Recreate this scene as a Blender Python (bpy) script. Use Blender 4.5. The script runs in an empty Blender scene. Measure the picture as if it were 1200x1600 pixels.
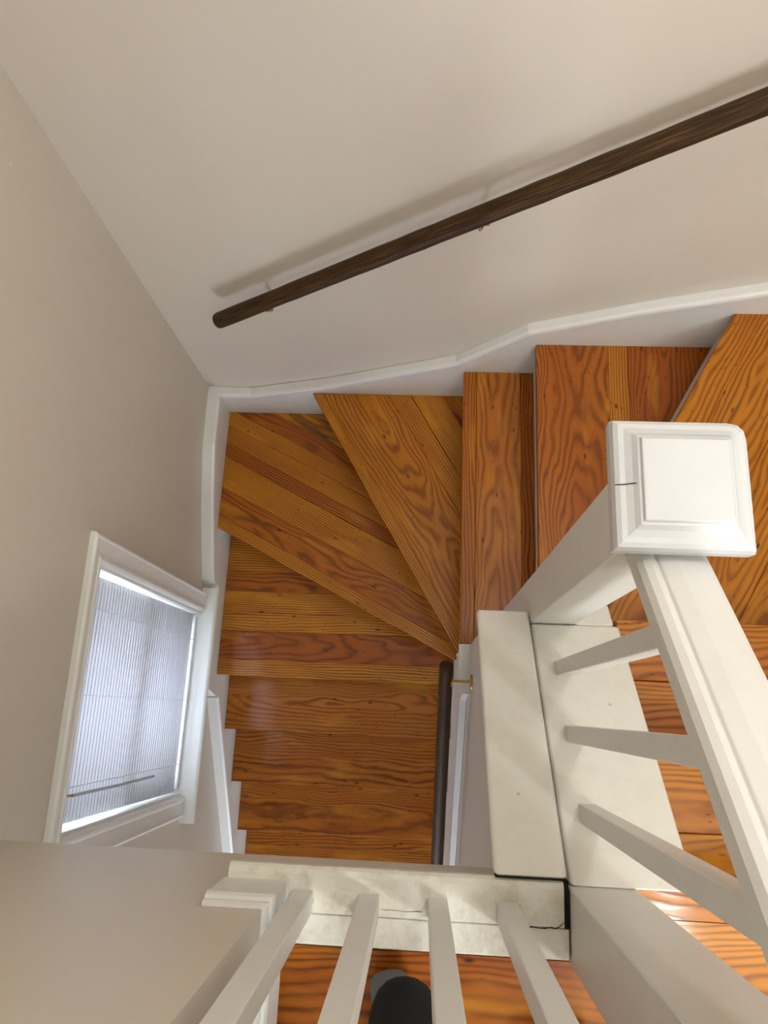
import bpy, bmesh, math, random
from mathutils import Vector, Matrix
random.seed(7)
C = bpy.context.scene.collection
H = 4.5            # camera height above the lower floor; all coordinates below are relative to the lens, H lifts them

# ------------------------------------------------------------------ camera, world, lights, exposure
def build_camera():
    cd = bpy.data.cameras.new('camera'); cam = bpy.data.objects.new('camera', cd); C.objects.link(cam)
    p, y, r = -.26723341, .05601467, .02953451
    cx, sx, cy, sy, cz, sz = math.cos(p), math.sin(p), math.cos(y), math.sin(y), math.cos(r), math.sin(r)
    Rx = Matrix(((1,0,0),(0,cx,-sx),(0,sx,cx))); Ry = Matrix(((cy,0,sy),(0,1,0),(-sy,0,cy))); Rz = Matrix(((cz,-sz,0),(sz,cz,0),(0,0,1)))
    D = Matrix(((1,0,0),(0,-1,0),(0,0,-1)))
    A = D @ (Rz @ Ry @ Rx) @ D                  # world -> camera
    cam.matrix_world = Matrix.Translation((0,0,H)) @ A.transposed().to_4x4()
    cd.sensor_fit = 'VERTICAL'; cd.sensor_height = 24.0; cd.sensor_width = 18.0
    cd.lens = 1134.75/1600*24.0; cd.clip_start = .02
    bpy.context.scene.camera = cam
build_camera()
w = bpy.data.worlds.new('world'); bpy.context.scene.world = w; w.use_nodes = True
bg = w.node_tree.nodes['Background']; bg.inputs[0].default_value = (.62,.80,1,1); bg.inputs[1].default_value = 3.0
vs = bpy.context.scene.view_settings
vs.view_transform = 'Standard'; vs.look = 'None'; vs.gamma = 1; vs.use_curve_mapping = False; vs.exposure = 0.09

def area(name, loc, target, sx, sy, power, col):
    ld = bpy.data.lights.new(name, 'AREA'); ld.shape = 'RECTANGLE'; ld.size = sx; ld.size_y = sy; ld.energy = power; ld.color = col
    o = bpy.data.objects.new(name, ld); C.objects.link(o)
    o.location = (loc[0], loc[1], loc[2]+H); d = Vector(target)-Vector(loc)
    o.rotation_euler = d.to_track_quat('-Z', 'Y').to_euler(); return o
area('landing_window_daylight', (1.0,-2.72,.0), (.9,0,-.25), .95, 1.05, 62, (.92,.98,1))
area('stair_window_daylight', (-1.12,0,-2.2), (0,0,-2.35), .62, .85, 34, (.74,.85,1))
area('hall_fill_daylight', (-.33,-3.12,-3.4), (-.33,0,-3.1), .8, 1.3, 30, (.80,.85,1))  # added cool fill from an unseen opening in the lower hall

# ------------------------------------------------------------------ materials
def nd(nt, t, **k):
    n = nt.nodes.new(t)
    for a, v in k.items(): setattr(n, a, v)
    return n
def mat(name):
    m = bpy.data.materials.new(name); m.use_nodes = True
    nt = m.node_tree; return m, nt, nt.nodes['Principled BSDF']
def math_n(nt, op, a, b=None, c=None):
    n = nd(nt, 'ShaderNodeMath', operation=op)
    for i, v in enumerate((a, b, c)):
        if v is None: continue
        if isinstance(v, (int, float)): n.inputs[i].default_value = v
        else: nt.links.new(v, n.inputs[i])
    return n.outputs[0]
def mixc(nt, f, a, b, bt='MIX'):
    n = nd(nt, 'ShaderNodeMix', data_type='RGBA', blend_type=bt)
    for i, v in ((0, f), (6, a), (7, b)):
        if isinstance(v, (int, float)): n.inputs[i].default_value = v
        elif isinstance(v, tuple): n.inputs[i].default_value = v
        else: nt.links.new(v, n.inputs[i])
    return n.outputs[2]
def noise(nt, vec, scale, detail=3, rough=.5):
    n = nd(nt, 'ShaderNodeTexNoise'); n.inputs['Scale'].default_value = scale; n.inputs['Detail'].default_value = detail; n.inputs['Roughness'].default_value = rough
    if vec is not None: nt.links.new(vec, n.inputs['Vector'])
    return n.outputs['Fac']
def rampn(nt, f, stops):
    n = nd(nt, 'ShaderNodeValToRGB'); e = n.color_ramp.elements
    while len(e) < len(stops): e.new(.5)
    for s, (p, c) in zip(e, stops):
        s.position = p; s.color = c if len(c) == 4 else (*c, 1)
    nt.links.new(f, n.inputs[0]); return n.outputs[0]
def lin(r, g, b):
    f = lambda c: (c/255/12.92) if c/255 <= .04045 else ((c/255+.055)/1.055)**2.4
    return (f(r), f(g), f(b), 1)
def vmap(nt, src, scale):
    n = nd(nt, 'ShaderNodeMapping'); n.inputs['Scale'].default_value = scale
    nt.links.new(src, n.inputs['Vector']); return n.outputs[0]

def painted(name, col, rough=.35, bump=.12, scale=60, dirt=0.0, dirtcol=(.35,.28,.16,1), speck=0.0, var=.03, coat=0):
    m, nt, b = mat(name)
    co = nd(nt, 'ShaderNodeTexCoord').outputs['Object']
    n1 = noise(nt, co, 3, 4)
    c = mixc(nt, n1, tuple(x*(1-var) for x in col[:3])+(1,), tuple(min(1, x*(1+var)) for x in col[:3])+(1,))
    if dirt:
        d = rampn(nt, noise(nt, co, 22, 6, .65), [(.49, (0,0,0)), (.66, (1,1,1))])
        c = mixc(nt, math_n(nt, 'MULTIPLY', d, dirt), c, dirtcol)
    if speck:
        v = nd(nt, 'ShaderNodeTexVoronoi'); v.inputs['Scale'].default_value = 11; nt.links.new(co, v.inputs['Vector'])
        s = rampn(nt, v.outputs['Distance'], [(.035, (1,1,1)), (.05, (0,0,0))])
        c = mixc(nt, math_n(nt, 'MULTIPLY', s, speck), c, (.18,.12,.06,1))
    nt.links.new(c, b.inputs['Base Color'])
    b.inputs['Roughness'].default_value = rough
    b.inputs['Coat Weight'].default_value = coat; b.inputs['Coat Roughness'].default_value = .25
    bn = nd(nt, 'ShaderNodeBump'); bn.inputs['Strength'].default_value = bump; bn.inputs['Distance'].default_value = .006
    nt.links.new(noise(nt, co, scale, 4), bn.inputs['Height']); nt.links.new(bn.outputs[0], b.inputs['Normal'])
    return m

def wall_paint(name, col):
    m, nt, b = mat(name)
    co = nd(nt, 'ShaderNodeTexCoord').outputs['Object']
    c = mixc(nt, noise(nt, co, 1.1, 3), tuple(x*.97 for x in col[:3])+(1,), tuple(x*1.02 for x in col[:3])+(1,))
    v = nd(nt, 'ShaderNodeTexVoronoi'); v.inputs['Scale'].default_value = 5.5; nt.links.new(co, v.inputs['Vector'])
    s = rampn(nt, v.outputs['Distance'], [(.015, (1,1,1)), (.03, (0,0,0))])
    c = mixc(nt, math_n(nt, 'MULTIPLY', s, .45), c, (.85,.82,.78,1))
    nt.links.new(c, b.inputs['Base Color']); b.inputs['Roughness'].default_value = .42; b.inputs['Specular IOR Level'].default_value = .4
    bn = nd(nt, 'ShaderNodeBump'); bn.inputs['Strength'].default_value = .12; bn.inputs['Distance'].default_value = .01
    nt.links.new(math_n(nt, 'ADD', noise(nt, co, 4, 3), math_n(nt, 'MULTIPLY', noise(nt, co, 90, 3), .06)), bn.inputs['Height']); nt.links.new(bn.outputs[0], b.inputs['Normal'])
    return m

def heart_pine():
    m, nt, b = mat('varnished_heart_pine')
    uv = nd(nt, 'ShaderNodeUVMap', uv_map='UVMap').outputs[0]
    at = nd(nt, 'ShaderNodeAttribute', attribute_name='board')
    sc = nd(nt, 'ShaderNodeSeparateColor'); nt.links.new(at.outputs['Color'], sc.inputs[0])
    tone, seed, cath = sc.outputs[0], sc.outputs[1], sc.outputs[2]
    sx = nd(nt, 'ShaderNodeSeparateXYZ'); nt.links.new(uv, sx.inputs[0]); u, v = sx.outputs[0], sx.outputs[1]
    def vec(us, vsc, k=37.0):
        c = nd(nt, 'ShaderNodeCombineXYZ')
        nt.links.new(math_n(nt, 'MULTIPLY', u, us), c.inputs[0]); nt.links.new(math_n(nt, 'MULTIPLY', v, vsc), c.inputs[1])
        nt.links.new(math_n(nt, 'MULTIPLY', seed, k), c.inputs[2]); return c.outputs[0]
    big = math_n(nt, 'SUBTRACT', noise(nt, vec(2.2, 7), 1.0, 2), .5)
    med = math_n(nt, 'SUBTRACT', noise(nt, vec(7, 26), 1.0, 2), .5)
    # cathedral figure : stretched rings that wander, straight grain : parallel lines
    du = math_n(nt, 'MULTIPLY', math_n(nt, 'SUBTRACT', math_n(nt, 'MODULO', math_n(nt, 'ADD', u, math_n(nt, 'MULTIPLY', seed, 7)), 1.9), .95), .085)
    vv = math_n(nt, 'ADD', v, math_n(nt, 'MULTIPLY', big, .05))
    r = math_n(nt, 'SQRT', math_n(nt, 'ADD', math_n(nt, 'MULTIPLY', vv, vv), math_n(nt, 'MULTIPLY', du, du)))
    r = math_n(nt, 'ADD', r, math_n(nt, 'ADD', math_n(nt, 'MULTIPLY', big, .10), math_n(nt, 'MULTIPLY', med, .018)))
    st = math_n(nt, 'ADD', v, math_n(nt, 'ADD', math_n(nt, 'MULTIPLY', big, .022), math_n(nt, 'MULTIPLY', med, .009)))
    fr = math_n(nt, 'MULTIPLY', math_n(nt, 'ADD', math_n(nt, 'MULTIPLY', r, cath), math_n(nt, 'MULTIPLY', st, math_n(nt, 'SUBTRACT', 1, cath))),
                math_n(nt, 'SUBTRACT', 118, math_n(nt, 'MULTIPLY', cath, 44)))
    saw = math_n(nt, 'FRACT', math_n(nt, 'ADD', fr, 50))
    band = rampn(nt, saw, [(0, (.95,.95,.95)), (.12, (.35,.35,.35)), (.38, (.0,.0,.0)), (.62, (.18,.18,.18)), (.88, (1,1,1)), (1, (.95,.95,.95))])
    amp = math_n(nt, 'MULTIPLY', math_n(nt, 'ADD', .45, math_n(nt, 'MULTIPLY', noise(nt, vec(3, 30, 11), 1.0, 2), .9)), math_n(nt, 'SUBTRACT', 1.0, math_n(nt, 'MULTIPLY', cath, .28)))
    band = math_n(nt, 'MULTIPLY', band, amp)
    light = mixc(nt, tone, lin(226,152,34), lin(172,88,8))
    dark = mixc(nt, tone, lin(112,56,2), lin(84,36,2))
    c = mixc(nt, band, light, dark)
    # fine pores, broad reddish clouds, warm variation from board to board
    c = mixc(nt, math_n(nt, 'MULTIPLY', noise(nt, vec(14, 420), 1.0, 3), .28), c, lin(108,52,4))
    cl = rampn(nt, noise(nt, vec(2.5, 9, 23), 1.0, 3), [(.45, (0,0,0)), (.7, (1,1,1))])
    c = mixc(nt, math_n(nt, 'MULTIPLY', cl, .45), c, lin(150,70,10))
    cg = rampn(nt, noise(nt, vec(3.5, 16, 51), 1.0, 3), [(.55, (0,0,0)), (.72, (1,1,1))])
    c = mixc(nt, math_n(nt, 'MULTIPLY', cg, .35), c, lin(228,156,36))
    gate_s = math_n(nt, 'GREATER_THAN', at.outputs['Alpha'], 1.5)
    ps = rampn(nt, noise(nt, vec(3.2, 34, 5), 1.0, 4, .6), [(.50, (0,0,0)), (.60, (1,1,1))])
    c = mixc(nt, math_n(nt, 'MULTIPLY', math_n(nt, 'MULTIPLY', ps, gate_s), .75), c, lin(84,66,42))
    # nail holes and dark flecks
    for us, vsc, sd, lim, st_ in ((9, 24, 61, .085, .9), (22, 70, 17, .10, .8)):
        vo = nd(nt, 'ShaderNodeTexVoronoi'); vo.inputs['Scale'].default_value = 1; vo.inputs['Randomness'].default_value = 1
        nt.links.new(vec(us, vsc, sd), vo.inputs['Vector'])
        k = rampn(nt, vo.outputs['Distance'], [(lim*.55, (1,1,1)), (lim*1.4, (0,0,0))])
        gate = math_n(nt, 'GREATER_THAN', noise(nt, vec(2.1, 7.7, 91), 1.0, 1), .46 if us < 10 else .47)
        c = mixc(nt, math_n(nt, 'MULTIPLY', math_n(nt, 'MULTIPLY', k, gate), st_), c, lin(38,18,6))
    nt.links.new(c, b.inputs['Base Color'])
    b.inputs['Roughness'].default_value = .42; b.inputs['Specular IOR Level'].default_value = .25
    b.inputs['Coat Weight'].default_value = .22; b.inputs['Coat Roughness'].default_value = .10
    bn = nd(nt, 'ShaderNodeBump'); bn.inputs['Strength'].default_value = .10; bn.inputs['Distance'].default_value = .002
    nt.links.new(math_n(nt, 'ADD', math_n(nt, 'MULTIPLY', band, .3), noise(nt, vec(5, 9), 1.0, 3)), bn.inputs['Height'])
    nt.links.new(bn.outputs[0], b.inputs['Coat Normal']); nt.links.new(bn.outputs[0], b.inputs['Normal'])
    return m

def dark_wood():
    m, nt, b = mat('dark_stained_rail_wood')
    co = nd(nt, 'ShaderNodeTexCoord').outputs['UV']
    n = noise(nt, vmap(nt, co, (9, 260, 1)), 1.0, 4, .6)
    c = rampn(nt, n, [(.3, lin(34,22,11)), (.52, lin(62,41,20)), (.68, lin(94,65,34))])
    s = rampn(nt, noise(nt, vmap(nt, co, (30, 200, 1)), 1.0, 5, .7), [(.70, (0,0,0)), (.76, (1,1,1))])
    c = mixc(nt, math_n(nt, 'MULTIPLY', s, .5), c, lin(176,150,110))
    nt.links.new(c, b.inputs['Base Color']); b.inputs['Roughness'].default_value = .5; b.inputs['Specular IOR Level'].default_value = .2
    bn = nd(nt, 'ShaderNodeBump'); bn.inputs['Strength'].default_value = .35; bn.inputs['Distance'].default_value = .002
    nt.links.new(n, bn.inputs['Height']); nt.links.new(bn.outputs[0], b.inputs['Normal'])
    return m

def simple(name, col, rough=.5, metal=0, bumps=None, **k):
    m, nt, b = mat(name); b.inputs['Base Color'].default_value = col; b.inputs['Roughness'].default_value = rough; b.inputs['Metallic'].default_value = metal
    co = nd(nt, 'ShaderNodeTexCoord').outputs['Object']
    c = mixc(nt, noise(nt, co, k.get('scale', 30), 4), tuple(x*.86 for x in col[:3])+(1,), tuple(min(1, x*1.12) for x in col[:3])+(1,))
    nt.links.new(c, b.inputs['Base Color'])
    if bumps:
        bn = nd(nt, 'ShaderNodeBump'); bn.inputs['Strength'].default_value = bumps; bn.inputs['Distance'].default_value = .003
        nt.links.new(noise(nt, co, k.get('bscale', 120), 3), bn.inputs['Height']); nt.links.new(bn.outputs[0], b.inputs['Normal'])
    return m

M = {}
M['wall'] = wall_paint('beige_wall_paint', lin(213,203,189))
M['ceil'] = wall_paint('ceiling_paint', lin(236,235,230))
M['trim'] = painted('glossy_cream_trim_paint', lin(234,234,230), .32, .10, 45, dirt=.04, speck=.0)
M['rail'] = painted('cream_railing_paint', lin(228,227,222), .42, .16, 40, dirt=.05)
M['cap'] = painted('white_cap_paint', lin(206,207,208), .45, .12, 55, dirt=.02, speck=.25)
M['curb'] = painted('worn_cream_curb_paint', lin(230,227,214), .38, 1.0, 30, dirt=.36, dirtcol=lin(176,164,132), speck=.75)
M['board'] = painted('cream_raked_board_paint', lin(241,239,230), .33, .25, 30, dirt=.06, speck=.35)
M['pine'] = heart_pine()
M['rod'] = dark_wood()
M['brass'] = simple('aged_brass', lin(178,142,70), .3, .9)
M['gap'] = simple('dark_gap', lin(18,14,10), .9)
M['sock'] = simple('grey_knit_sock', lin(128,130,134), .9, 0, .8, bscale=900, scale=200)
M['trouser'] = simple('black_cloth', lin(13,13,15), .95, 0, .4, bscale=300)
M['sweater'] = simple('charcoal_sweater_knit', lin(40,42,48), .95, 0, .5, bscale=500)
M['skin'] = simple('skin', lin(214,160,132), .5)
M['hair'] = simple('dark_brown_hair', lin(48,32,22), .6, 0, .8, bscale=200)
M['metal'] = simple('white_lamp_metal', lin(235,235,235), .4)
M['wand'] = simple('clear_grey_plastic', lin(170,172,176), .25)
def blind_mat():
    m, nt, b = mat('white_vinyl_slats'); b.inputs['Base Color'].default_value = lin(238,238,240); b.inputs['Roughness'].default_value = .35
    tr = nd(nt, 'ShaderNodeBsdfTranslucent'); tr.inputs[0].default_value = lin(236,238,245)
    mx = nd(nt, 'ShaderNodeMixShader'); mx.inputs[0].default_value = .21
    nt.links.new(b.outputs[0], mx.inputs[1]); nt.links.new(tr.outputs[0], mx.inputs[2]); nt.links.new(mx.outputs[0], nt.nodes['Material Output'].inputs[0]); return m
M['slat'] = blind_mat()

def glass_mat():
    m, nt, b = mat('window_glass'); t = nd(nt, 'ShaderNodeBsdfTransparent'); g = nd(nt, 'ShaderNodeBsdfGlossy'); g.inputs['Roughness'].default_value = .02
    f = nd(nt, 'ShaderNodeFresnel'); f.inputs[0].default_value = 1.45; mx = nd(nt, 'ShaderNodeMixShader')
    nt.links.new(f.outputs[0], mx.inputs[0]); nt.links.new(t.outputs[0], mx.inputs[1]); nt.links.new(g.outputs[0], mx.inputs[2]); nt.links.new(mx.outputs[0], nt.nodes['Material Output'].inputs[0]); return m
M['glass'] = glass_mat()
def lamp_glass():
    m, nt, b = mat('lit_opal_glass'); b.inputs['Emission Color'].default_value = (1,.95,.86,1); b.inputs['Emission Strength'].default_value = 8; b.inputs['Base Color'].default_value = (.9,.9,.88,1); return m
M['lamp'] = lamp_glass()

# ------------------------------------------------------------------ mesh helpers
class MB:
    def __init__(s): s.v = []; s.f = []; s.uv = []; s.col = []
    def add(s, vs_, fs, uvs=None, col=None):
        n = len(s.v); s.v += [tuple(p) for p in vs_]
        for f in fs: s.f.append([n+i for i in f]); s.col.append(col)
        s.uv += uvs if uvs else [None]*len(vs_)
        return s
    def box(s, x0, x1, y0, y1, z0, z1):
        x0, x1 = sorted((x0, x1)); y0, y1 = sorted((y0, y1)); z0, z1 = sorted((z0, z1))
        v = [(x, y, z) for x in (x0, x1) for y in (y0, y1) for z in (z0, z1)]
        return s.add(v, [(0,1,3,2),(4,6,7,5),(0,4,5,1),(2,3,7,6),(0,2,6,4),(1,5,7,3)])
    def prism(s, poly, ax, a, b, uvs=None, col=None):
        """poly 2D in the plane normal to ax; ax 'x': (y,z), 'y': (x,z), 'z': (x,y)"""
        def P(p, t): return {'x': (t, p[0], p[1]), 'y': (p[0], t, p[1]), 'z': (p[0], p[1], t)}[ax]
        n = len(poly)
        v = [P(p, a) for p in poly]+[P(p, b) for p in poly]
        f = [list(range(n))[::-1], [n+i for i in range(n)]]+[[i, (i+1) % n, n+(i+1) % n, n+i] for i in range(n)]
        return s.add(v, f, uvs, col)
    def loft(s, rings, close=True, caps=True, uvs=None):
        n = len(rings[0]); v = [p for r in rings for p in r]; f = []
        for i in range(len(rings)-1):
            for j in range(n if close else n-1):
                f.append((i*n+j, i*n+(j+1) % n, (i+1)*n+(j+1) % n, (i+1)*n+j))
        if caps: f.append(list(range(n))[::-1]); f.append([(len(rings)-1)*n+j for j in range(n)])
        return s.add(v, f, uvs)
    def tube(s, pts, r, n=14, wob=0, squash=1.0, cap=0.0):
        pts = [Vector(p) for p in pts]; rings = []; uvs = []; L = 0
        for i, p in enumerate(pts):
            d = (pts[min(i+1, len(pts)-1)]-pts[max(i-1, 0)]).normalized()
            up = Vector((0,0,1)) if abs(d.z) < .95 else Vector((0,1,0))
            a = d.cross(up).normalized(); b_ = a.cross(d)
            rr = r[i] if isinstance(r, (list, tuple)) else r
            if i: L += (p-pts[i-1]).length
            ring = []
            for k in range(n):
                t = 2*math.pi*k/n; q = rr*(1+wob*random.uniform(-1, 1))
                ring.append(p+a*(q*math.cos(t))+b_*(q*squash*math.sin(t))); uvs.append((L, k/n*2*math.pi*rr))
            rings.append(ring)
        return s.loft(rings, uvs=uvs)
    def sweep(s, path, prof, ax, wall, out):
        """path 2D in wall plane ('x': (y,z), 'y': (x,z)), prof [(outward, drop)], mitred"""
        rings = []
        P = [Vector(p) for p in path]
        for i, p in enumerate(P):
            d0 = (P[i]-P[i-1]).normalized() if i else (P[1]-P[0]).normalized()
            d1 = (P[i+1]-P[i]).normalized() if i < len(P)-1 else d0
            n0 = Vector((-d0.y, d0.x)); n1 = Vector((-d1.y, d1.x)); nn = (n0+n1).normalized(); nn /= max(.4, nn.dot(n0))
            if n0.y < 0 or (abs(n0.y) < 1e-6 and n0.x < 0): pass
            if s_up: nn = -nn if nn.y > 0 else nn
            ring = []
            for o, h in prof:
                q = p+nn*h
                ring.append((wall+out*o, q.x, q.y) if ax == 'x' else (q.x, wall+out*o, q.y))
            rings.append(ring)
        return s.loft(rings)
s_up = True

def world_loc(o):
    v = Vector(o.location)
    while o.parent: o = o.parent; v += Vector(o.location)
    return v
def build(name, mb, m, parent=None, bevel=0, seg=2, smooth=False, origin=None, board=False):
    me = bpy.data.meshes.new(name)
    me.from_pydata([(x, y, z+H) for x, y, z in mb.v], [], mb.f); me.update()
    bm = bmesh.new(); bm.from_mesh(me)
    cl = None
    if any(u is not None for u in mb.uv) or board:
        bm.verts.ensure_lookup_table(); bm.faces.ensure_lookup_table()
        ul = bm.loops.layers.uv.new('UVMap')
        if board: cl = bm.loops.layers.float_color.new('board')
        for fi, f in enumerate(bm.faces):
            for l in f.loops:
                u = mb.uv[l.vert.index]
                if u: l[ul].uv = u
                if cl is not None and mb.col[fi]: l[cl] = (*mb.col[fi][:3], 2.0 if len(mb.col[fi]) > 3 else 1.0)
    bmesh.ops.recalc_face_normals(bm, faces=bm.faces)
    bm.to_mesh(me); bm.free()
    me.materials.append(M[m] if isinstance(m, str) else m)
    o = bpy.data.objects.new(name, me); C.objects.link(o)
    if parent is not None:
        off = world_loc(parent); o.parent = parent
    else:
        xs = [v.co for v in me.vertices]
        off = Vector(((min(v.x for v in xs)+max(v.x for v in xs))/2, (min(v.y for v in xs)+max(v.y for v in xs))/2, min(v.z for v in xs))); o.location = off
    for v in me.vertices: v.co -= off
    if smooth: me.polygons.foreach_set('use_smooth', [True]*len(me.polygons))
    if bevel:
        b = o.modifiers.new('bevel', 'BEVEL'); b.width = bevel; b.segments = seg; b.limit_method = 'ANGLE'; b.angle_limit = math.radians(40); b.harden_normals = False
    return o
def thing(name, label, cat, loc, group=None):
    o = bpy.data.objects.new(name, None); C.objects.link(o); o.location = (loc[0], loc[1], loc[2]+H); o.empty_display_size = .1
    o['label'] = label; o['category'] = cat
    if group: o['group'] = group
    return o
def struct(name, mb, m, label=None, parent=None, cat=None, **k):
    o = build(name, mb, m, parent, **k)
    if parent is None:
        o['kind'] = 'structure'
        if label: o['label'] = label
        o['category'] = cat or name.split('_')[0]
    return o

# ------------------------------------------------------------------ the shell
XL, YB, XR, ZC, YF, ZS = -.838, 1.165, 1.40, 1.12, -.28, -1.525
struct('wall_back', MB().box(XL-.15, XR+.15, YB, YB+.15, -4.5, ZC), 'wall', 'smooth beige wall carrying the long sloping wooden handrail')
WY0, WY1, WZ0, WZ1 = -.325, .335, -2.74, -1.79        # window opening
wl = MB()
wl.box(XL-.15, XL, WY1, YB, -4.5, ZC).box(XL-.15, XL, -3.0, WY0, -4.5, ZC).box(XL-.15, XL, WY0, WY1, -4.5, WZ0).box(XL-.15, XL, WY0, WY1, WZ1, ZC)
struct('wall_left', wl, 'wall', 'beige side wall with the blinded window in it')
wf = MB().prism([(XL, ZS), (.155, ZS), (.155, -1.331), (-.215, -1.331), (-.215, ZC), (XL, ZC)], 'y', YF, -2.6)
struct('wall_front', wf, 'wall', 'beige wall corner in the lower left of the photo beside the landing balusters')
wr = MB().box(XR, XR+.15, -3.0, YB, -4.5, ZC)
struct('wall_right', wr, 'wall', 'beige wall along the far side of the upper flight')
wb = MB().box(-.215, .45, -2.75, -2.6, -1.325, ZC).box(.45, XR, -2.75, -2.6, -1.325, -.6).box(.45, XR, -2.75, -2.6, .6, ZC)
struct('wall_landing_end', wb, 'wall', 'beige wall at the end of the upper landing')
struct('ceiling', MB().box(XL-.15, XR+.15, -3.0, YB+.15, ZC, ZC+.1), 'ceil', 'pale ceiling over the stairwell')
struct('wall_partition', MB().prism([(.212,-4.5), (.212,-1.69), (-.28,-1.275), (-.28,ZS), (-3.0,ZS), (-3.0,-4.5)], 'x', .155, .244), 'wall', 'beige partition wall between lower flight and upper flight')
# lower hall end wall; its opening is made up for the added hall light
wh = MB().box(XL, .155, -3.1, -3.0, -4.5, -4.2).box(XL, -.75, -3.1, -3.0, -4.2, ZS).box(.09, .155, -3.1, -3.0, -4.2, ZS).box(-.75, .09, -3.1, -3.0, -2.7, ZS)
struct('wall_hall_end', wh, 'wall', 'beige wall at the foot of the lower flight')
struct('floor_hall', MB().box(XL, .155, -3.0, YB, -4.56, -4.5), 'trim', 'lower hall floor at the foot of the stairs', cat='floor')
struct('floor_structure', MB().box(.156, XR-.001, -2.6, -.2815, ZS, -1.331), 'gap', 'floor build-up under the upper landing boards', cat='floor')

# ------------------------------------------------------------------ boards
def clip(poly, n, lim, keep_less):
    out = []
    for i in range(len(poly)):
        a, b = poly[i], poly[(i+1) % len(poly)]
        da = a[0]*n[0]+a[1]*n[1]-lim; db = b[0]*n[0]+b[1]*n[1]-lim
        if not keep_less: da, db = -da, -db
        if da <= 0: out.append(a)
        if (da < 0 < db) or (db < 0 < da):
            t = da/(da-db); out.append((a[0]+(b[0]-a[0])*t, a[1]+(b[1]-a[1])*t))
    return out
def boards(mb, poly, ang, z1, th, strips, start=None):
    """cut poly in boards running along ang; strips = [(width, tone, cathedral, gap)] counted from 'start' across"""
    d = (math.cos(ang), math.sin(ang)); n = (-d[1], d[0])
    vals = [p[0]*n[0]+p[1]*n[1] for p in poly]; lo, hi = min(vals), max(vals)
    pos = lo if start is None else start; i = 0
    while pos < hi-1e-4:
        wd, tone, cath, gap = strips[i % len(strips)]; i += 1
        a, b = pos, min(pos+wd, hi+.001); pos += wd
        if pos >= hi: b = hi+.001
        pc = clip(clip(poly, n, a+(gap*.5), False), n, b-(gap*.5), True)
        if len(pc) < 3: continue
        mid = (a+min(pos, a+wd))/2; sd = random.random(); off = random.uniform(-.03, .03); uo = random.random()*3
        uv = [(p[0]*d[0]+p[1]*d[1]+uo, p[0]*n[0]+p[1]*n[1]-mid+off) for p in pc]
        t = min(1, max(0, tone+random.uniform(-.08, .08)))
        mb.prism(pc, 'z', z1-th, z1, uv+uv, (t, sd, cath) + ((1,) if cath > .999 and tone < .3 else ()))
    mb.prism(poly, 'z', z1-th-.005, z1-th+.0006, [(p[0], p[1]) for p in poly]*2, (1, .5, 0))
    return mb

stair = thing('staircase', 'winding staircase of varnished amber pine treads with white risers turning around the partition wall', 'staircase', (-.3,-1.9,-4.5))
TH = .026
def tread(z, poly, ang, strips, label=None, start=None):
    mb = boards(MB(), poly, ang, z, TH, strips, start)
    o = build('tread', mb, 'pine', stair, bevel=.0022, seg=2, board=True)
    if label: o['label'] = label
    return o
def riser(z_low, z_top, p, q, t=.018):
    """vertical board under the nosing line p-q (2D), thickness on the upper side"""
    d = Vector((q[0]-p[0], q[1]-p[1])).normalized(); n = Vector((-d.y, d.x))*t
    pts = [p, q, (q[0]+n.x, q[1]+n.y), (p[0]+n.x, p[1]+n.y)]
    return build('riser', MB().prism(pts, 'z', z_low, z_top-TH), 'trim', stair)
G = .0012
XS = -.80; XI = .130
# lower straight flight
low = [(-2.9, .11, [(.062,.35,.1,0), (.112,1.0,.9,0), (.075,.35,.15,G), (.085,.3,.0,0), (.08,.9,.7,0), (.15,.45,.1,0)], [(XS,.11), (XI,.11), (XI,.205), (XS,.69)]),
       (-3.1, -.10, [(.24,.72,.9,0)], None), (-3.3, -.322, [(.24,.75,.35,0)], None), (-3.5, -.545, [(.25,.68,.6,0)], None),
       (-3.7, -.765, [(.13,.6,.1,G), (.12,.8,.3,0)], None), (-3.9, -.985, [(.24,.7,.4,0)], None), (-4.1, -1.205, [(.24,.6,.8,0)], None), (-4.3, -1.425, [(.24,.7,.2,0)], None)]
prev = None
for i, (z, y0, st_, poly) in enumerate(low):
    if poly is None: poly = [(XS, y0), (XI, y0), (XI, prev+.038), (XS, prev+.038)]
    tread(z, poly, 0.0, st_, 'widest straight tread at the foot of the winders' if i == 0 else None)
    riser(z-.2, z, (XS, y0+.022), (XI, y0+.022))
    prev = y0
# winders
d1 = math.atan2(.187-.66, .13+.80)
tread(-2.7, [(XS,.66), (.131,.187), (.131,.213), (.153,.213), (-.385,1.14), (XS,1.14)], d1,
      [(.045,.15,.0,0), (.10,.85,.9,0), (.115,.3,.0,G), (.05,.9,.1,0), (.07,.35,.0,G), (.06,.2,.0,0), (.07,.95,.5,0), (.10,.12,1.0,0), (.05,.95,.2,G), (.2,.25,.0,0)], 'corner winder tread with boards running diagonally')
riser(-2.9, -2.7, (XS,.684), (.13,.210))
d2 = math.atan2(.204-1.14, .125+.434)
tread(-2.5, [(-.434,1.14), (.121,.204), (.152,.213), (.152,1.14)], d2,
      [(.04,.3,.0,0), (.21,.55,1,0), (.07,.18,.0,G), (.10,.3,.0,0), (.11,.9,.4,0), (.2,.35,.1,0)], 'narrow kite-shaped winder tread')
riser(-2.7, -2.5, (-.412,1.14), (.147,.214))
tread(-2.3, [(.12,.212), (.244,.212), (.244,.315), (.36,.315), (.36,1.14), (.12,1.14)], math.pi/2, [(.045,.95,.2,0), (.15,.72,.9,G), (.045,.8,.3,0), (.2,.3,0,0)])
riser(-2.5, -2.3, (.158,.213), (.158,1.14))
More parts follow.
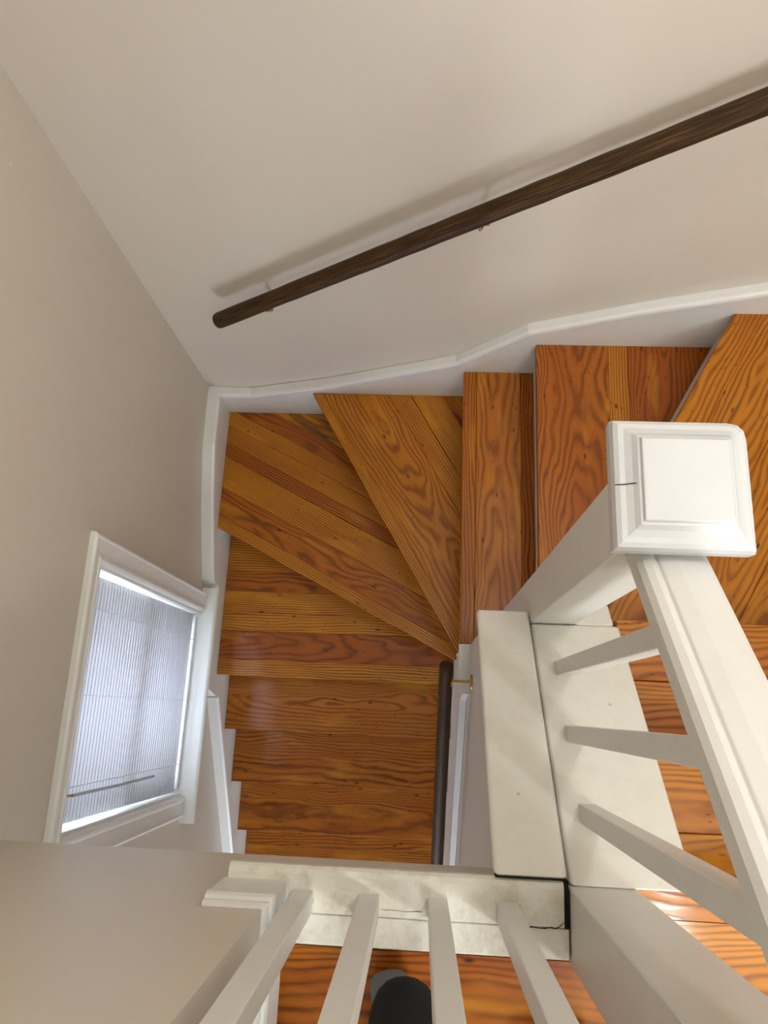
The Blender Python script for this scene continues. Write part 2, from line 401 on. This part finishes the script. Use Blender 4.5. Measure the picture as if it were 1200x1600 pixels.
tread(-2.1, [(.338,.315), (.432,.315), (.90,1.14), (.338,1.14)], math.pi/2, [(.28,.95,.95,G), (.06,.45,.0,0), (.235,.78,.85,0)], 'wide turning tread half hidden by the capped newel post')
riser(-2.3, -2.1, (.377,.315), (.377,1.14))
dW = math.atan2(1.14-.31, .87-.407)
tread(-1.9, [(.362,.20), (.362,.24), (.405,.31), (.87,1.14), (1.395,1.14), (1.395,.20)], dW, [(.12,.45,1,0), (.14,.35,.9,G), (.16,.5,.8,0)], 'winder tread right of the newel post with diagonal boards')
riser(-2.1, -1.9, (.436,.31), (.90,1.14), t=.018)
# upper straight flight
tread(-1.7, [(.447,.225), (1.395,.225), (1.395,-.045), (.447,-.045)], 0.0, [(.135,.55,.25,G), (.135,.45,.55,G)])
riser(-1.9, -1.7, (1.395,.203), (.447,.203))
tread(-1.5, [(.447,-.02), (1.395,-.02), (1.395,-.282), (.447,-.282)], 0.0, [(.085,.25,.9,G), (.18,.35,.5,0)])
riser(-1.7, -1.5, (1.395,-.042), (.447,-.042))
riser(-1.5, -1.302, (1.395,-.278), (.447,-.278), t=.003)
# skirt boards with moulded caps on the walls (parts of the staircase)
back_top = [(-.8375,-2.512), (-.67,-2.515), (-.369,-2.418), (.088,-2.223), (.299,-2.013), (.60,-1.886), (.909,-1.777), (1.395,-1.60)]
CP = [(0,0), (.026,0), (.034,-.003), (.036,-.010), (.033,-.015), (.0335,-.022), (.029,-.030), (.026,-.034), (0,-.034)]
poly = [(a, b-.012) for a, b in back_top]+[(1.395,-2.1), (.9,-2.3), (.3,-2.6), (.1,-2.9), (-.8375,-2.95)]
sk = build('skirting_board', MB().prism(poly, 'y', 1.1405, 1.1645), 'trim', stair, bevel=.002)
prof = [(o, -h if h > 0 else h) for o, h in CP]
profl = [(o+.011 if o else 0, h) for o, h in prof]
def sweep_drop(path, ax, wall, out, pr):
    mb = MB(); rings = []; P = [Vector(p) for p in path]
    for i, p in enumerate(P):
        d0 = (P[i]-P[i-1]).normalized() if i else (P[1]-P[0]).normalized()
        d1 = (P[i+1]-P[i]).normalized() if i < len(P)-1 else d0
        n0 = Vector((-d0.y, d0.x)); n1 = Vector((-d1.y, d1.x)); nn = (n0+n1).normalized(); nn /= max(.5, nn.dot(n0))
        if path[-1][0] < path[0][0]: nn = -nn       # always 'up' side
        ring = []
        for o, h in pr:
            q = p+nn*h; ring.append((wall+out*o, q.x, q.y) if ax == 'x' else (q.x, wall+out*o, q.y))
        rings.append(ring)
    return mb.loft(rings)
build('skirting_cap', sweep_drop(back_top, 'y', 1.1645, -1, prof), 'trim', sk)
left_top = [(1.1400,-2.512), (.93,-2.52), (.69,-2.592), (.455,-2.69)]
poly = [(a, b-.012) for a, b in left_top]+[(.44,-2.81), (.05,-2.81), (.02,-2.95), (-.62,-3.43), (-1.6,-4.19), (-1.6,-4.5), (-1.3,-4.5), (-.1,-3.35), (.1,-3.15), (1.14,-3.0)]
sk = build('skirting_board', MB().prism(poly, 'x', -.8375, -.8005), 'trim', stair, bevel=.002)
build('skirting_cap', sweep_drop([(1.1645,-2.512), (.93,-2.52), (.69,-2.592), (.45,-2.692), (.435,-2.735)], 'x', -.8375, 1, profl), 'trim', sk)
build('skirting_cap', sweep_drop([(.02,-2.925), (-.62,-3.41), (-1.6,-4.17)], 'x', -.8375, 1, profl), 'trim', sk)
# inner skirt along the partition wall
poly = [(.211,-2.312), (.06,-2.332), (.045,-2.45), (-1.7,-4.05), (-1.7,-4.5), (-1.4,-4.5), (-.1,-3.3), (.1,-3.1), (.211,-3.0)]
sk = build('skirting_board', MB().prism(poly, 'x', .1315, .1545), 'trim', stair, bevel=.003)
sk['label'] = 'white skirt board stepping down behind the short dark handrail'
build('skirting_cap', sweep_drop([(.211,-2.30), (.06,-2.315)], 'x', .1548, -1, prof), 'trim', sk)

# ------------------------------------------------------------------ landing floor
fl = MB()
boards(fl, [(.355,-.2575), (1.395,-.2575), (1.395,-2.6), (.355,-2.6)], 0.0, -1.3, .024, [(.128,.4,.7,G), (.118,.55,.2,G), (.125,.3,.9,G), (.11,.5,.4,G)], start=-2.595)
boards(fl, [(-.214,-.357), (.2443,-.357), (.2443,-.366), (.3546,-.366), (.3546,-2.6), (-.214,-2.6)], 0.0, -1.3, .024, [(.121,.92,.3,G), (.108,.85,.7,G), (.115,1.0,.2,G)], start=-2.552)  # darker board tones paint in the shade around the standing person
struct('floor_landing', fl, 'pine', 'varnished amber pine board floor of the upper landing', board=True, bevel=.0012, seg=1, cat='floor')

# ------------------------------------------------------------------ raked boards on the partition
def zt(y): return -1.283-.85*(y+.256)
sr = thing('stair_railing', 'raked white stair railing with square capped newel post and three balusters', 'railing', (.296,.258,-2.3))
mb = MB().prism([(-.256, zt(-.256)), (.206, zt(.206)), (.206, -2.0), (-.256, -1.8)], 'x', .248, .446)
st = build('stringer', mb, 'board', sr, bevel=.006, seg=3); st['label'] = 'wide white raked board the balusters stand on'
build('stringer_return', MB().prism([(.2065, zt(.206)), (.262, zt(.262)), (.262,-1.86), (.2065,-1.86)], 'x', .347, .436), 'board', sr, bevel=.006, seg=3)
def zp(y): return -1.262-.85*(y+.245)
build('capping_board', MB().prism([(-.243, zp(-.243)), (.232, zp(.232)), (.232, zp(.232)-.028), (-.243, zp(-.243)-.028)], 'x', .126, .2415), 'board', sr, bevel=.007, seg=3)['label'] = 'left raked board overhanging the partition wall'
build('joint_bead', MB().prism([(-.250, zt(-.250)-.012), (.205, zt(.205)-.012), (.205, zt(.205)-.04), (-.250, zt(-.250)-.04)], 'x', .2405, .2495), 'board', sr)
# newel with cap
nx0, nx1, ny0, ny1 = .246, .346, .2075, .311
nw = build('newel_post', MB().box(nx0, nx1, ny0, ny1, -4.5, -.86), 'rail', sr, bevel=.003)
cxn, cyn = .297, .268
def cap_ring(h, z, cut):
    pts = [(-h,-h), (h,-h)]
    c = cut
    pts += [(h, h-c), (h-c*.12, h-c*.45), (h-c*.45, h-c*.12), (h-c, h)]
    pts += [(-h, h)]
    return [(cxn+a, cyn+b, z) for a, b in pts]
cp = MB().loft([cap_ring(.060,-.870,.004), cap_ring(.063,-.858,.004), cap_ring(.074,-.850,.010), cap_ring(.079,-.842,.018), cap_ring(.0795,-.826,.020), cap_ring(.077,-.818,.020), cap_ring(.072,-.8145,.018),
                cap_ring(.066,-.8135,.014), cap_ring(.0585,-.809,.008), cap_ring(.0535,-.8035,.004), cap_ring(.0505,-.8025,.002), cap_ring(.0500,-.8000,.002), cap_ring(.049,-.7985,.002)])
cpo = build('newel_cap', cp, 'cap', nw, bevel=.0012, seg=2); cpo['label'] = 'square white moulded cap with a raised centre panel'
# a hairline crack and chips in the cap
ck = MB().tube([(.2195,.2645,-.8165), (.228,.2640,-.8128), (.240,.2642,-.8068), (.246,.2636,-.8045)], .0006, 6)
build('crack', ck, 'gap', cpo)
# handrail, moulded section
hr = [(-.036,-.050), (-.036,-.028), (-.042,-.020), (-.043,-.010), (-.038,-.002), (-.030,.001), (-.0235,-.0005), (-.0215,-.004), (-.019,0.000), (0,.003), (.034,.000), (.040,-.003), (.043,-.010), (.042,-.020), (.036,-.028), (.036,-.050)]
def rail_ring(y, zc, xc=.2965): return [(xc+a, y, zc+b*1.25) for a, b in hr]
def zr(y): return -.862-.85*(y-.195)
build('handrail', MB().loft([rail_ring(.2070, zr(.207)), rail_ring(-.252, zr(-.252))]), 'rail', sr, bevel=.0015, seg=2)['label'] = 'moulded white handrail rising from the capped newel post'
def baluster(p, name, x0, x1, y0, y1, za, zb, m='rail'):
    """square stick; za/zb functions or numbers for the bottom and top"""
    f = lambda z, y: z(y) if callable(z) else z
    v = [(x, y, f(za, y)) for x in (x0, x1) for y in (y0, y1)]+[(x, y, f(zb, y)) for x in (x0, x1) for y in (y0, y1)]
    return build(name, MB().add(v, [(0,1,3,2), (4,6,7,5), (0,4,5,1), (2,3,7,6), (0,2,6,4), (1,5,7,3)]), m, p, bevel=.0018, seg=2)
for y0, x0 in ((.118,.286), (-.012,.284), (-.142,.284)):
    baluster(sr, 'baluster', x0, x0+.031, y0-.031, y0, lambda y: zt(y)-.002, lambda y: zr(y)-.055)

# ------------------------------------------------------------------ landing railing
lr = thing('landing_railing', 'white landing railing with worn curb board and four slim balusters', 'railing', (0,-.30,-1.3))
cu = MB().prism([(-.312,-1.262), (-.257,-1.260), (-.249,-1.263), (-.245,-1.269), (-.2445,-1.278), (-.248,-1.286), (-.257,-1.289), (-.2785,-1.290), (-.2785,-1.324), (-.3115,-1.324)], 'x', -.297, .2345)
build('curb_board', cu, 'curb', lr, bevel=.0015)['label'] = 'worn cream curb board with a rounded front edge and chipped paint'
build('curb_board', MB().box(-.198, .242, -.3565, -.313, -1.324, -1.2635), 'curb', lr, bevel=.0025)
nl = build('newel_post', MB().box(.2445, .3545, -.365, -.2565, -1.324, -.40), 'rail', lr, bevel=.003); nl['label'] = 'large square white newel post at the curb end'
cp = MB()
def sq(cx, cy, h, z): return [(cx-h, cy-h, z), (cx+h, cy-h, z), (cx+h, cy+h, z), (cx-h, cy+h, z)]
build('newel_cap', cp.loft([sq(.2995,-.311,.06,-.41), sq(.2995,-.311,.078,-.395), sq(.2995,-.311,.080,-.375), sq(.2995,-.311,.06,-.36), sq(.2995,-.311,.05,-.352)]), 'cap', nl, bevel=.002)
for x0, x1 in ((-.190,-.158), (-.085,-.053), (.0235,.0535), (.131,.162)):
    baluster(lr, 'baluster', x0, x1, -.311, -.279, -1.262, -.505)
def lring(x): return [(x, -.295+a, -.452+b*1.1) for a, b in hr]
build('handrail', MB().loft([lring(-.214), lring(.2443)]), 'rail', lr, bevel=.0015)
# drips and cracked paint round the baluster feet, dark open joint by the newel
build('open_joint', MB().box(.2350,.2420,-.3130,-.2460,-1.29,-1.2640), 'gap', lr)
build('open_joint', MB().box(.128,.2405,-.2449,-.2435,-1.285,-1.262), 'gap', lr)

ckc = MB()
def crack(pts, r_=.0005):
    q = []
    for (x0, y0), (x1, y1) in zip(pts, pts[1:]):
        for k in range(4):
            t = k/4; q.append((x0+(x1-x0)*t+random.uniform(-.0006,.0006), y0+(y1-y0)*t+random.uniform(-.0008,.0008), -1.2615))
    q.append((pts[-1][0], pts[-1][1], -1.2615)); ckc.tube(q, [r_*random.uniform(.5,1.5) for _ in q], 5)
crack([(.127,-.2825), (.129,-.275), (.140,-.272), (.150,-.275), (.158,-.2745), (.168,-.284)], .0007)
crack([(-.089,-.279), (-.085,-.2765), (-.070,-.2765), (-.053,-.2775)]); crack([(.022,-.2785), (.030,-.2755), (.050,-.2765)])
crack([(.155,-.275), (.150,-.262), (.148,-.255)], .0004); crack([(.166,-.3115), (.205,-.3130), (.224,-.3115), (.2335,-.3035)], .0007)
crack([(-.05,-.300), (-.02,-.3015), (.015,-.3005)], .0004); crack([(-.158,-.281), (-.1575,-.298)], .0005)
build('paint_cracks', ckc, 'gap', lr)
# baseboards of the landing wall
bb = MB()
bpf = [(.009,0), (.009,-0.0)]
def base_prof(): return [(0,.128), (.004,.128), (.008,.122), (.008,.115), (.013,.112), (.016,.106), (.016,.092), (.0145,.086), (.0135,.080), (.0135,0), (0,0)]
ring1 = [(-.302, YF+o, -1.262+h) for o, h in base_prof()]
ring2 = [(-.215+o, YF+o, -1.262+h) for o, h in base_prof()]
ring3 = [(-.215+o, -2.6, -1.262+h) for o, h in base_prof()]
bb.loft([ring1, ring2, ring3])
o = struct('baseboard_landing', bb, 'rail', 'moulded cream baseboard wrapping the wall corner above the curb', cat='baseboard', bevel=.001)

# ------------------------------------------------------------------ window
wn = MB()
# reveal lining
wn.box(XL-.15, XL+.002, WY1-.012, WY1-.0005, WZ0+.001, WZ1-.001).box(XL-.15, XL+.002, WY0+.0005, WY0+.012, WZ0+.001, WZ1-.001).box(XL-.15, XL+.002, WY0+.012, WY1-.012, WZ1-.012, WZ1-.0005).box(XL-.15, XL+.0, WY0+.012, WY1-.012, WZ0+.001, WZ0+.012)
win = struct('window_1', wn, 'trim', 'white framed sash window low on the side wall', cat='window')
CW = .072
def casing(path_boxes): pass
def cas_prof(w): return [(.0, 0), (.0, .014), (.06, .019), (.12, .021), (.18, .017), (.30, .016), (.72, .013), (.80, .017), (.90, .017), (1.0, .012), (1.0, 0)]   # outer(0) -> inner(1)
# one continuous mitred casing: left jamb, head, right jamb
rings = []
oy1, oy0, oz = WY1+CW-.003, WY0-CW+.003, WZ1+.053
iy1, iy0, iz = WY1-.003, WY0+.003, WZ1-.003
for (yo, zo, yi, zi) in ((oy1, WZ0+.022, iy1, WZ0+.022), (oy1, oz, iy1, iz), (oy0, oz, iy0, iz), (oy0, WZ0+.022, iy0, WZ0+.022)):
    rings.append([(XL+h+.0005, yo+(yi-yo)*t, zo+(zi-zo)*t) for t, h in cas_prof(CW)])
build('casing', MB().loft(rings), 'trim', win, bevel=.001)
build('stool', MB().prism([(XL+.0005, WZ0), (XL+.050, WZ0), (XL+.057, WZ0+.005), (XL+.059, WZ0+.011), (XL+.057, WZ0+.017), (XL+.050, WZ0+.021), (XL-.05, WZ0+.021), (XL-.05, WZ0+.0125), (XL+.0005,WZ0+.0125)], 'y', WY0+.0125, WY1-.0125).prism(
      [(XL+.0005, WZ0), (XL+.050, WZ0), (XL+.057, WZ0+.005), (XL+.059, WZ0+.011), (XL+.057, WZ0+.017), (XL+.050, WZ0+.021), (XL+.0005, WZ0+.021)], 'y', WY0-.088, WY0+.0124).prism(
      [(XL+.0005, WZ0), (XL+.050, WZ0), (XL+.057, WZ0+.005), (XL+.059, WZ0+.011), (XL+.057, WZ0+.017), (XL+.050, WZ0+.021), (XL+.0005, WZ0+.021)], 'y', WY1-.0124, WY1+.088), 'trim', win)
def sash(x, z0, z1):
    mb = MB(); y0, y1 = WY0+.012, WY1-.012; s = .042
    mb.box(x, x+.03, y0, y0+s, z0, z1).box(x, x+.03, y1-s, y1, z0, z1).box(x, x+.03, y0+s, y1-s, z0, z0+s).box(x, x+.03, y0+s, y1-s, z1-s, z1)
    o = build('sash', mb, 'trim', win, bevel=.002)
    build('pane', MB().box(x+.013, x+.017, y0+s, y1-s, z0+s, z1-s), 'glass', o)
zm = -2.27
sash(XL-.10, WZ0+.012, zm+.02); sash(XL-.14, zm-.02, WZ1-.012)

# blind
bl = thing('window_blind', 'closed white mini blind hanging in the side wall window', 'blind', (XL-.02, 0, WZ0+.03))
by0, by1 = WY0+.024, WY1-.024
def ends(z):
    g = .003+.011*(z-WZ0)/(WZ1-WZ0); return (WY0+.012+g, WY1-.012-g)
sl = MB(); N = 43; zt0, zb0 = WZ1-.055, WZ0+.055
for i in range(N):
    z = zt0+(zb0-zt0)*i/(N-1); a = math.radians(72)
    prof_ = []
    for k in range(5):
        t = (k/4-.5)*.025; bow = .0022*(1-(2*k/4-1)**2)
        prof_.append((XL-.022+t*math.cos(a)+bow*math.sin(a), z-t*math.sin(a)+bow*math.cos(a)))
    v = [(p[0], y, p[1]) for y in ends(z) for p in prof_]
    sl.add(v, [(k, k+1, 6+k, 5+k) for k in range(4)])
so = build('slats', sl, 'slat', bl, smooth=True)
sm = so.modifiers.new('thickness', 'SOLIDIFY'); sm.thickness = .0006
build('head_rail', MB().box(XL-.038, XL-.006, by0-.008, by1+.008, WZ1-.042, WZ1-.0135), 'slat', bl, bevel=.002)
build('bottom_rail', MB().box(XL-.034, XL-.008, by0, by1, WZ0+.0225, WZ0+.038), 'slat', bl, bevel=.003)
for y in (.225, .005, -.215):
    build('ladder_cord', MB().tube([(XL-.0085, y, WZ1-.045), (XL-.0085, y, WZ0+.035)], .0011, 6), 'slat', bl)
wd = build('wand', MB().tube([(XL+.004,-.232,WZ1-.062), (XL+.010,-.232,-2.10), (XL+.012,-.230,-2.385)], .0040, 8), 'wand', bl, smooth=True); wd['label'] = 'thin grey tilt wand'
build('wand_hook', MB().tube([(XL-.018,-.232,WZ1-.043), (XL+.0,-.232,WZ1-.050), (XL+.005,-.232,WZ1-.066)], .003, 6), 'brass', wd)

# second window, on the landing end wall behind the viewer
lw = struct('window_2', MB().box(.45,.50,-2.66,-2.60,-.6,.6).box(XR-.05,XR-.0,-2.66,-2.60,-.6,.6).box(.50,XR-.05,-2.66,-2.60,-.6,-.55).box(.50,XR-.05,-2.66,-2.60,.55,.6).box(.50,XR-.05,-2.65,-2.61,-.02,.02), 'trim', 'white framed window at the end of the landing', cat='window')
build('pane', MB().box(.50,XR-.05,-2.634,-2.630,-.55,.55), 'glass', lw)

# ------------------------------------------------------------------ wall handrails
def rail_rod(name, label, a, b, r, brackets, wallpos, axis, squash=1.0):
    a, b = Vector(a), Vector(b)
    t = thing(name, label, 'handrail', a, 'dark wooden wall handrails')
    L = (b-a).length; n = int(L/.05)
    pts = [a]+[a+(b-a)*(i/n) for i in range(0, n+1)]
    d = (b-a).normalized()
    pts = [a, a+d*.002, a+d*.006]+[a+(b-a)*(i/n) for i in range(1, n+1)]
    rr = [r*.86, r*.96, r]+[r*random.uniform(.975, 1.025) for _ in range(n)]
    build('rod', MB().tube(pts, rr, 16, squash=squash), 'rod', t, smooth=True)
    for s_ in brackets:
        c = a+d*s_
        mb = MB()
        if axis == 'y':
            w_ = Vector((c.x, wallpos, c.z-.098))
            mb.tube([w_, w_+Vector((0,-.004,0))], .014, 16)
            mb.tube([w_+Vector((0,-.003,0)), w_+Vector((0,-.040,-.002)), Vector((c.x, c.y, c.z-r-.018)), Vector((c.x, c.y, c.z-r*.8))], .0045, 8)
            mb.box(c.x-.016, c.x+.016, c.y-.009, c.y+.009, c.z-r-.0035, c.z-r*.82)
        else:
            w_ = Vector((wallpos, c.y, c.z-.004))
            mb.tube([w_, w_+Vector((-.005,0,0))], .022, 16)
            mb.tube([w_+Vector((-.004,0,0)), w_+Vector((-.045,0,.0)), Vector((c.x+r*.8, c.y, c.z-.006))], .0045, 8)
            mb.box(c.x+r*.75, c.x+r*.75+.006, c.y-.016, c.y+.016, c.z-.022, c.z+.012)
        build('bracket', mb, 'brass', t)
    return t
rail_rod('wall_handrail', 'long dark brown round handrail sloping up across the beige back wall', (-.628,1.09,-1.897), (1.38,1.09,-.585), .0235, [.19, .885, 1.75], YB, 'y')
rail_rod('wall_handrail', 'short dark handrail end on the partition wall above the lower flight', (.0765,.139,-2.17), (.0793,-1.29,-3.44), .0205, [.062, .92, 1.6], .1545, 'x')

# ------------------------------------------------------------------ ceiling lights: one over the landing, one added as stairwell fill
def ceiling_light(label, x, y, power):
    cl = thing('ceiling_light', label, 'lamp', (x, y, ZC), 'round ceiling lights')
    cz = lambda h, r, n=28: [(x+r*math.cos(2*math.pi*k/n), y+r*math.sin(2*math.pi*k/n), ZC-h) for k in range(n)]
    build('base', MB().loft([cz(0,.12), cz(.02,.12), cz(.025,.10)]), 'metal', cl)
    build('globe', MB().loft([cz(.026,.10), cz(.04,.115), cz(.07,.11), cz(.095,.08), cz(.108,.035), cz(.11,.005)]), 'lamp', cl, smooth=True)
    ld = bpy.data.lights.new('bulb', 'POINT'); ld.energy = power; ld.color = (.965,.995,1); ld.shadow_soft_size = .07
    lo = bpy.data.objects.new('bulb', ld); C.objects.link(lo); lo.parent = cl; lo.location = (0,0,-.18)
ceiling_light('round white ceiling light over the upper landing', 1.10, -.85, 33)
ceiling_light('round white fill light added unseen over the open stairwell', .64, .50, 21)  # made-up lamp, lifts the stairwell walls that get little direct light

# ------------------------------------------------------------------ the person standing at the railing
def skin_mesh(name, chains, m, parent, origin_index=0, sub=2):
    """chains: list of [(point, radius), ...]; a chain may start at an existing point (same coordinates)"""
    V = []; E = []; R = []; idx = {}
    for ch in chains:
        pv = None
        for p, r in ch:
            key = tuple(round(c, 4) for c in p)
            if key not in idx: idx[key] = len(V); V.append(p); R.append(r)
            k = idx[key]
            if pv is not None and pv != k: E.append((pv, k))
            pv = k
    me = bpy.data.meshes.new(name); off = world_loc(parent) if parent else Vector((0,0,0))
    me.from_pydata([(p[0]-off.x, p[1]-off.y, p[2]+H-off.z) for p in V], E, [])
    o = bpy.data.objects.new(name, me); C.objects.link(o); o.parent = parent
    md = o.modifiers.new('skin', 'SKIN'); md.use_smooth_shade = True
    for i, r in enumerate(R):
        sv = me.skin_vertices[0].data[i]; sv.radius = (r, r) if not isinstance(r, tuple) else r; sv.use_root = (i == origin_index)
    s = o.modifiers.new('sub', 'SUBSURF'); s.levels = sub; s.render_levels = sub
    me.materials.append(M[m]); return o
pt = (.10,-.66,-.40)
person = thing('person', 'person in black trousers and grey sock standing behind the landing balusters', 'person', (.10,-.60,-1.3))
# body: torso, neck, head, arms and hands (one surface)
def hand(wr, dirx, side):
    """fingers curl over the rail: palm ahead of the wrist"""
    wx, wy, wz = wr; ch = []
    palm = (wx, wy+.045, wz+.004)
    for k, (dx, L, r) in enumerate(((-.030,.070,.0085), (-.010,.080,.009), (.011,.075,.0088), (.031,.060,.008))):
        kn = (wx+dx, wy+.085, wz+.006)
        ch.append([(palm, (.030,.016)), (kn, r*1.15), (kn[0:1]+(kn[1]+L*.42, kn[2]-.008), r), (kn[0:1]+(kn[1]+L*.62, kn[2]-.032), r*.92), (kn[0:1]+(kn[1]+L*.55, kn[2]-.055), r*.85)])
    t0 = (wx+side*.034, wy+.040, wz-.004)
    ch.append([(palm, (.030,.016)), (t0, .012), ((wx+side*.055, wy+.065, wz-.012), .0105), ((wx+side*.058, wy+.090, wz-.022), .009)])
    return palm, ch
ch = [[((.10,-.66,-.42), .12), ((.10,-.655,-.28), .115), ((.10,-.64,-.12), .135), ((.10,-.62,.06), .125), ((.10,-.60,.13), .055), ((.10,-.585,.19), .05), ((.10,-.565,.25), .075), ((.10,-.56,.33), .088), ((.10,-.565,.39), .06)]]
for sd in (-1, 1):
    wr = (.055 if sd > 0 else -.095, -.385, -.405)
    if sd > 0: wr = (.10,-.385,-.405)
    sh = (.10+sd*.17,-.615,.045)
    palm, hc = hand(wr, 0, -sd)
    ch.append([((.10,-.62,.06), .125), sh, ] if False else [((.10,-.62,.06), .125), (sh, .062), ((.10+sd*.22,-.60,-.10), .048), ((.10+sd*.23,-.58,-.24), .040), ((wr[0]+sd*.07,-.47,-.335), .034), (wr, .024), (palm, (.030,.016))])
    ch += hc
skin_mesh('body', ch, 'skin', person)
# face and hair
fc = Vector((.10,-.56,.31))
hd = MB()
def ell(mb, c, rx, ry, rz, n=16, m_=10, lo=-1.0):
    rings = []
    for i in range(m_+1):
        t = math.asin(lo+(1-lo)*i/m_) if True else 0
        t = max(-1.45, min(1.45, t))
        rings.append([(c[0]+rx*math.cos(t)*math.cos(2*math.pi*k/n), c[1]+ry*math.cos(t)*math.sin(2*math.pi*k/n), c[2]+rz*math.sin(t)) for k in range(n)])
    return mb.loft(rings)
build('hair', ell(MB(), (.10,-.585,.335), .092, .095, .095, lo=-.35), 'hair', person, smooth=True)
build('nose', MB().loft([sq(.10,-.478,.012,.285), sq(.10,-.476,.010,.30), sq(.10,-.484,.006,.33)]), 'skin', person, bevel=.004)
for sx_ in (-.032, .032): build('eye', ell(MB(), (.10+sx_,-.485,.325), .012, .008, .007), 'hair', person, smooth=True)
build('mouth', ell(MB(), (.10,-.484,.262), .022, .006, .006), 'brass', person, smooth=True)
for sx_ in (-.082, .082): build('ear', ell(MB(), (.10+sx_,-.565,.31), .010, .020, .032), 'skin', person, smooth=True)
# sweater with sleeves
sw = [[((.10,-.655,-.40), .148), ((.10,-.655,-.28), .142), ((.10,-.64,-.12), .152), ((.10,-.62,.05), .142), ((.10,-.602,.125), .068)]]
for sd in (-1, 1):
    wrx = .10 if sd > 0 else -.095
    sw.append([((.10,-.62,.05), .142), ((.10+sd*.17,-.615,.04), .078), ((.10+sd*.222,-.60,-.10), .062), ((.10+sd*.232,-.58,-.245), .055), ((wrx+sd*.07,-.47,-.34), .048), ((wrx+sd*.02,-.405,-.39), .040)])
skin_mesh('sweater', sw, 'sweater', person)
# trousers, wide over the feet
tr = [[((.10,-.66,-.44), .145), ((.10,-.655,-.38), .14)],
      [((.10,-.66,-.44), .145), ((.02,-.65,-.55), .098), ((-.02,-.60,-.84), .072), ((-.004,-.545,-1.02), .070), ((.0,-.455,-1.15), .066), ((-.008,-.418,-1.20), .056), ((-.014,-.398,-1.238), .040)],
      [((.10,-.66,-.44), .145), ((.18,-.655,-.55), .098), ((.235,-.64,-.84), .072), ((.245,-.59,-1.06), .066), ((.245,-.515,-1.18), .060), ((.243,-.475,-1.228), .046)]]
skin_mesh('trousers', tr, 'trouser', person)
for nm, c in (('sock', [((-.010,-.60,-1.262), .034), ((-.010,-.54,-1.262), .034), ((-.020,-.45,-1.266), .034), ((-.034,-.405,-1.272), (.036,.026)), ((-.038,-.386,-1.276), (.026,.020))]),
              ('sock', [((.235,-.66,-1.262), .034), ((.237,-.60,-1.262), .034), ((.243,-.51,-1.266), .034), ((.248,-.46,-1.272), (.038,.026)), ((.251,-.440,-1.276), (.028,.020))])):
    skin_mesh(nm, [c], 'sock', person)
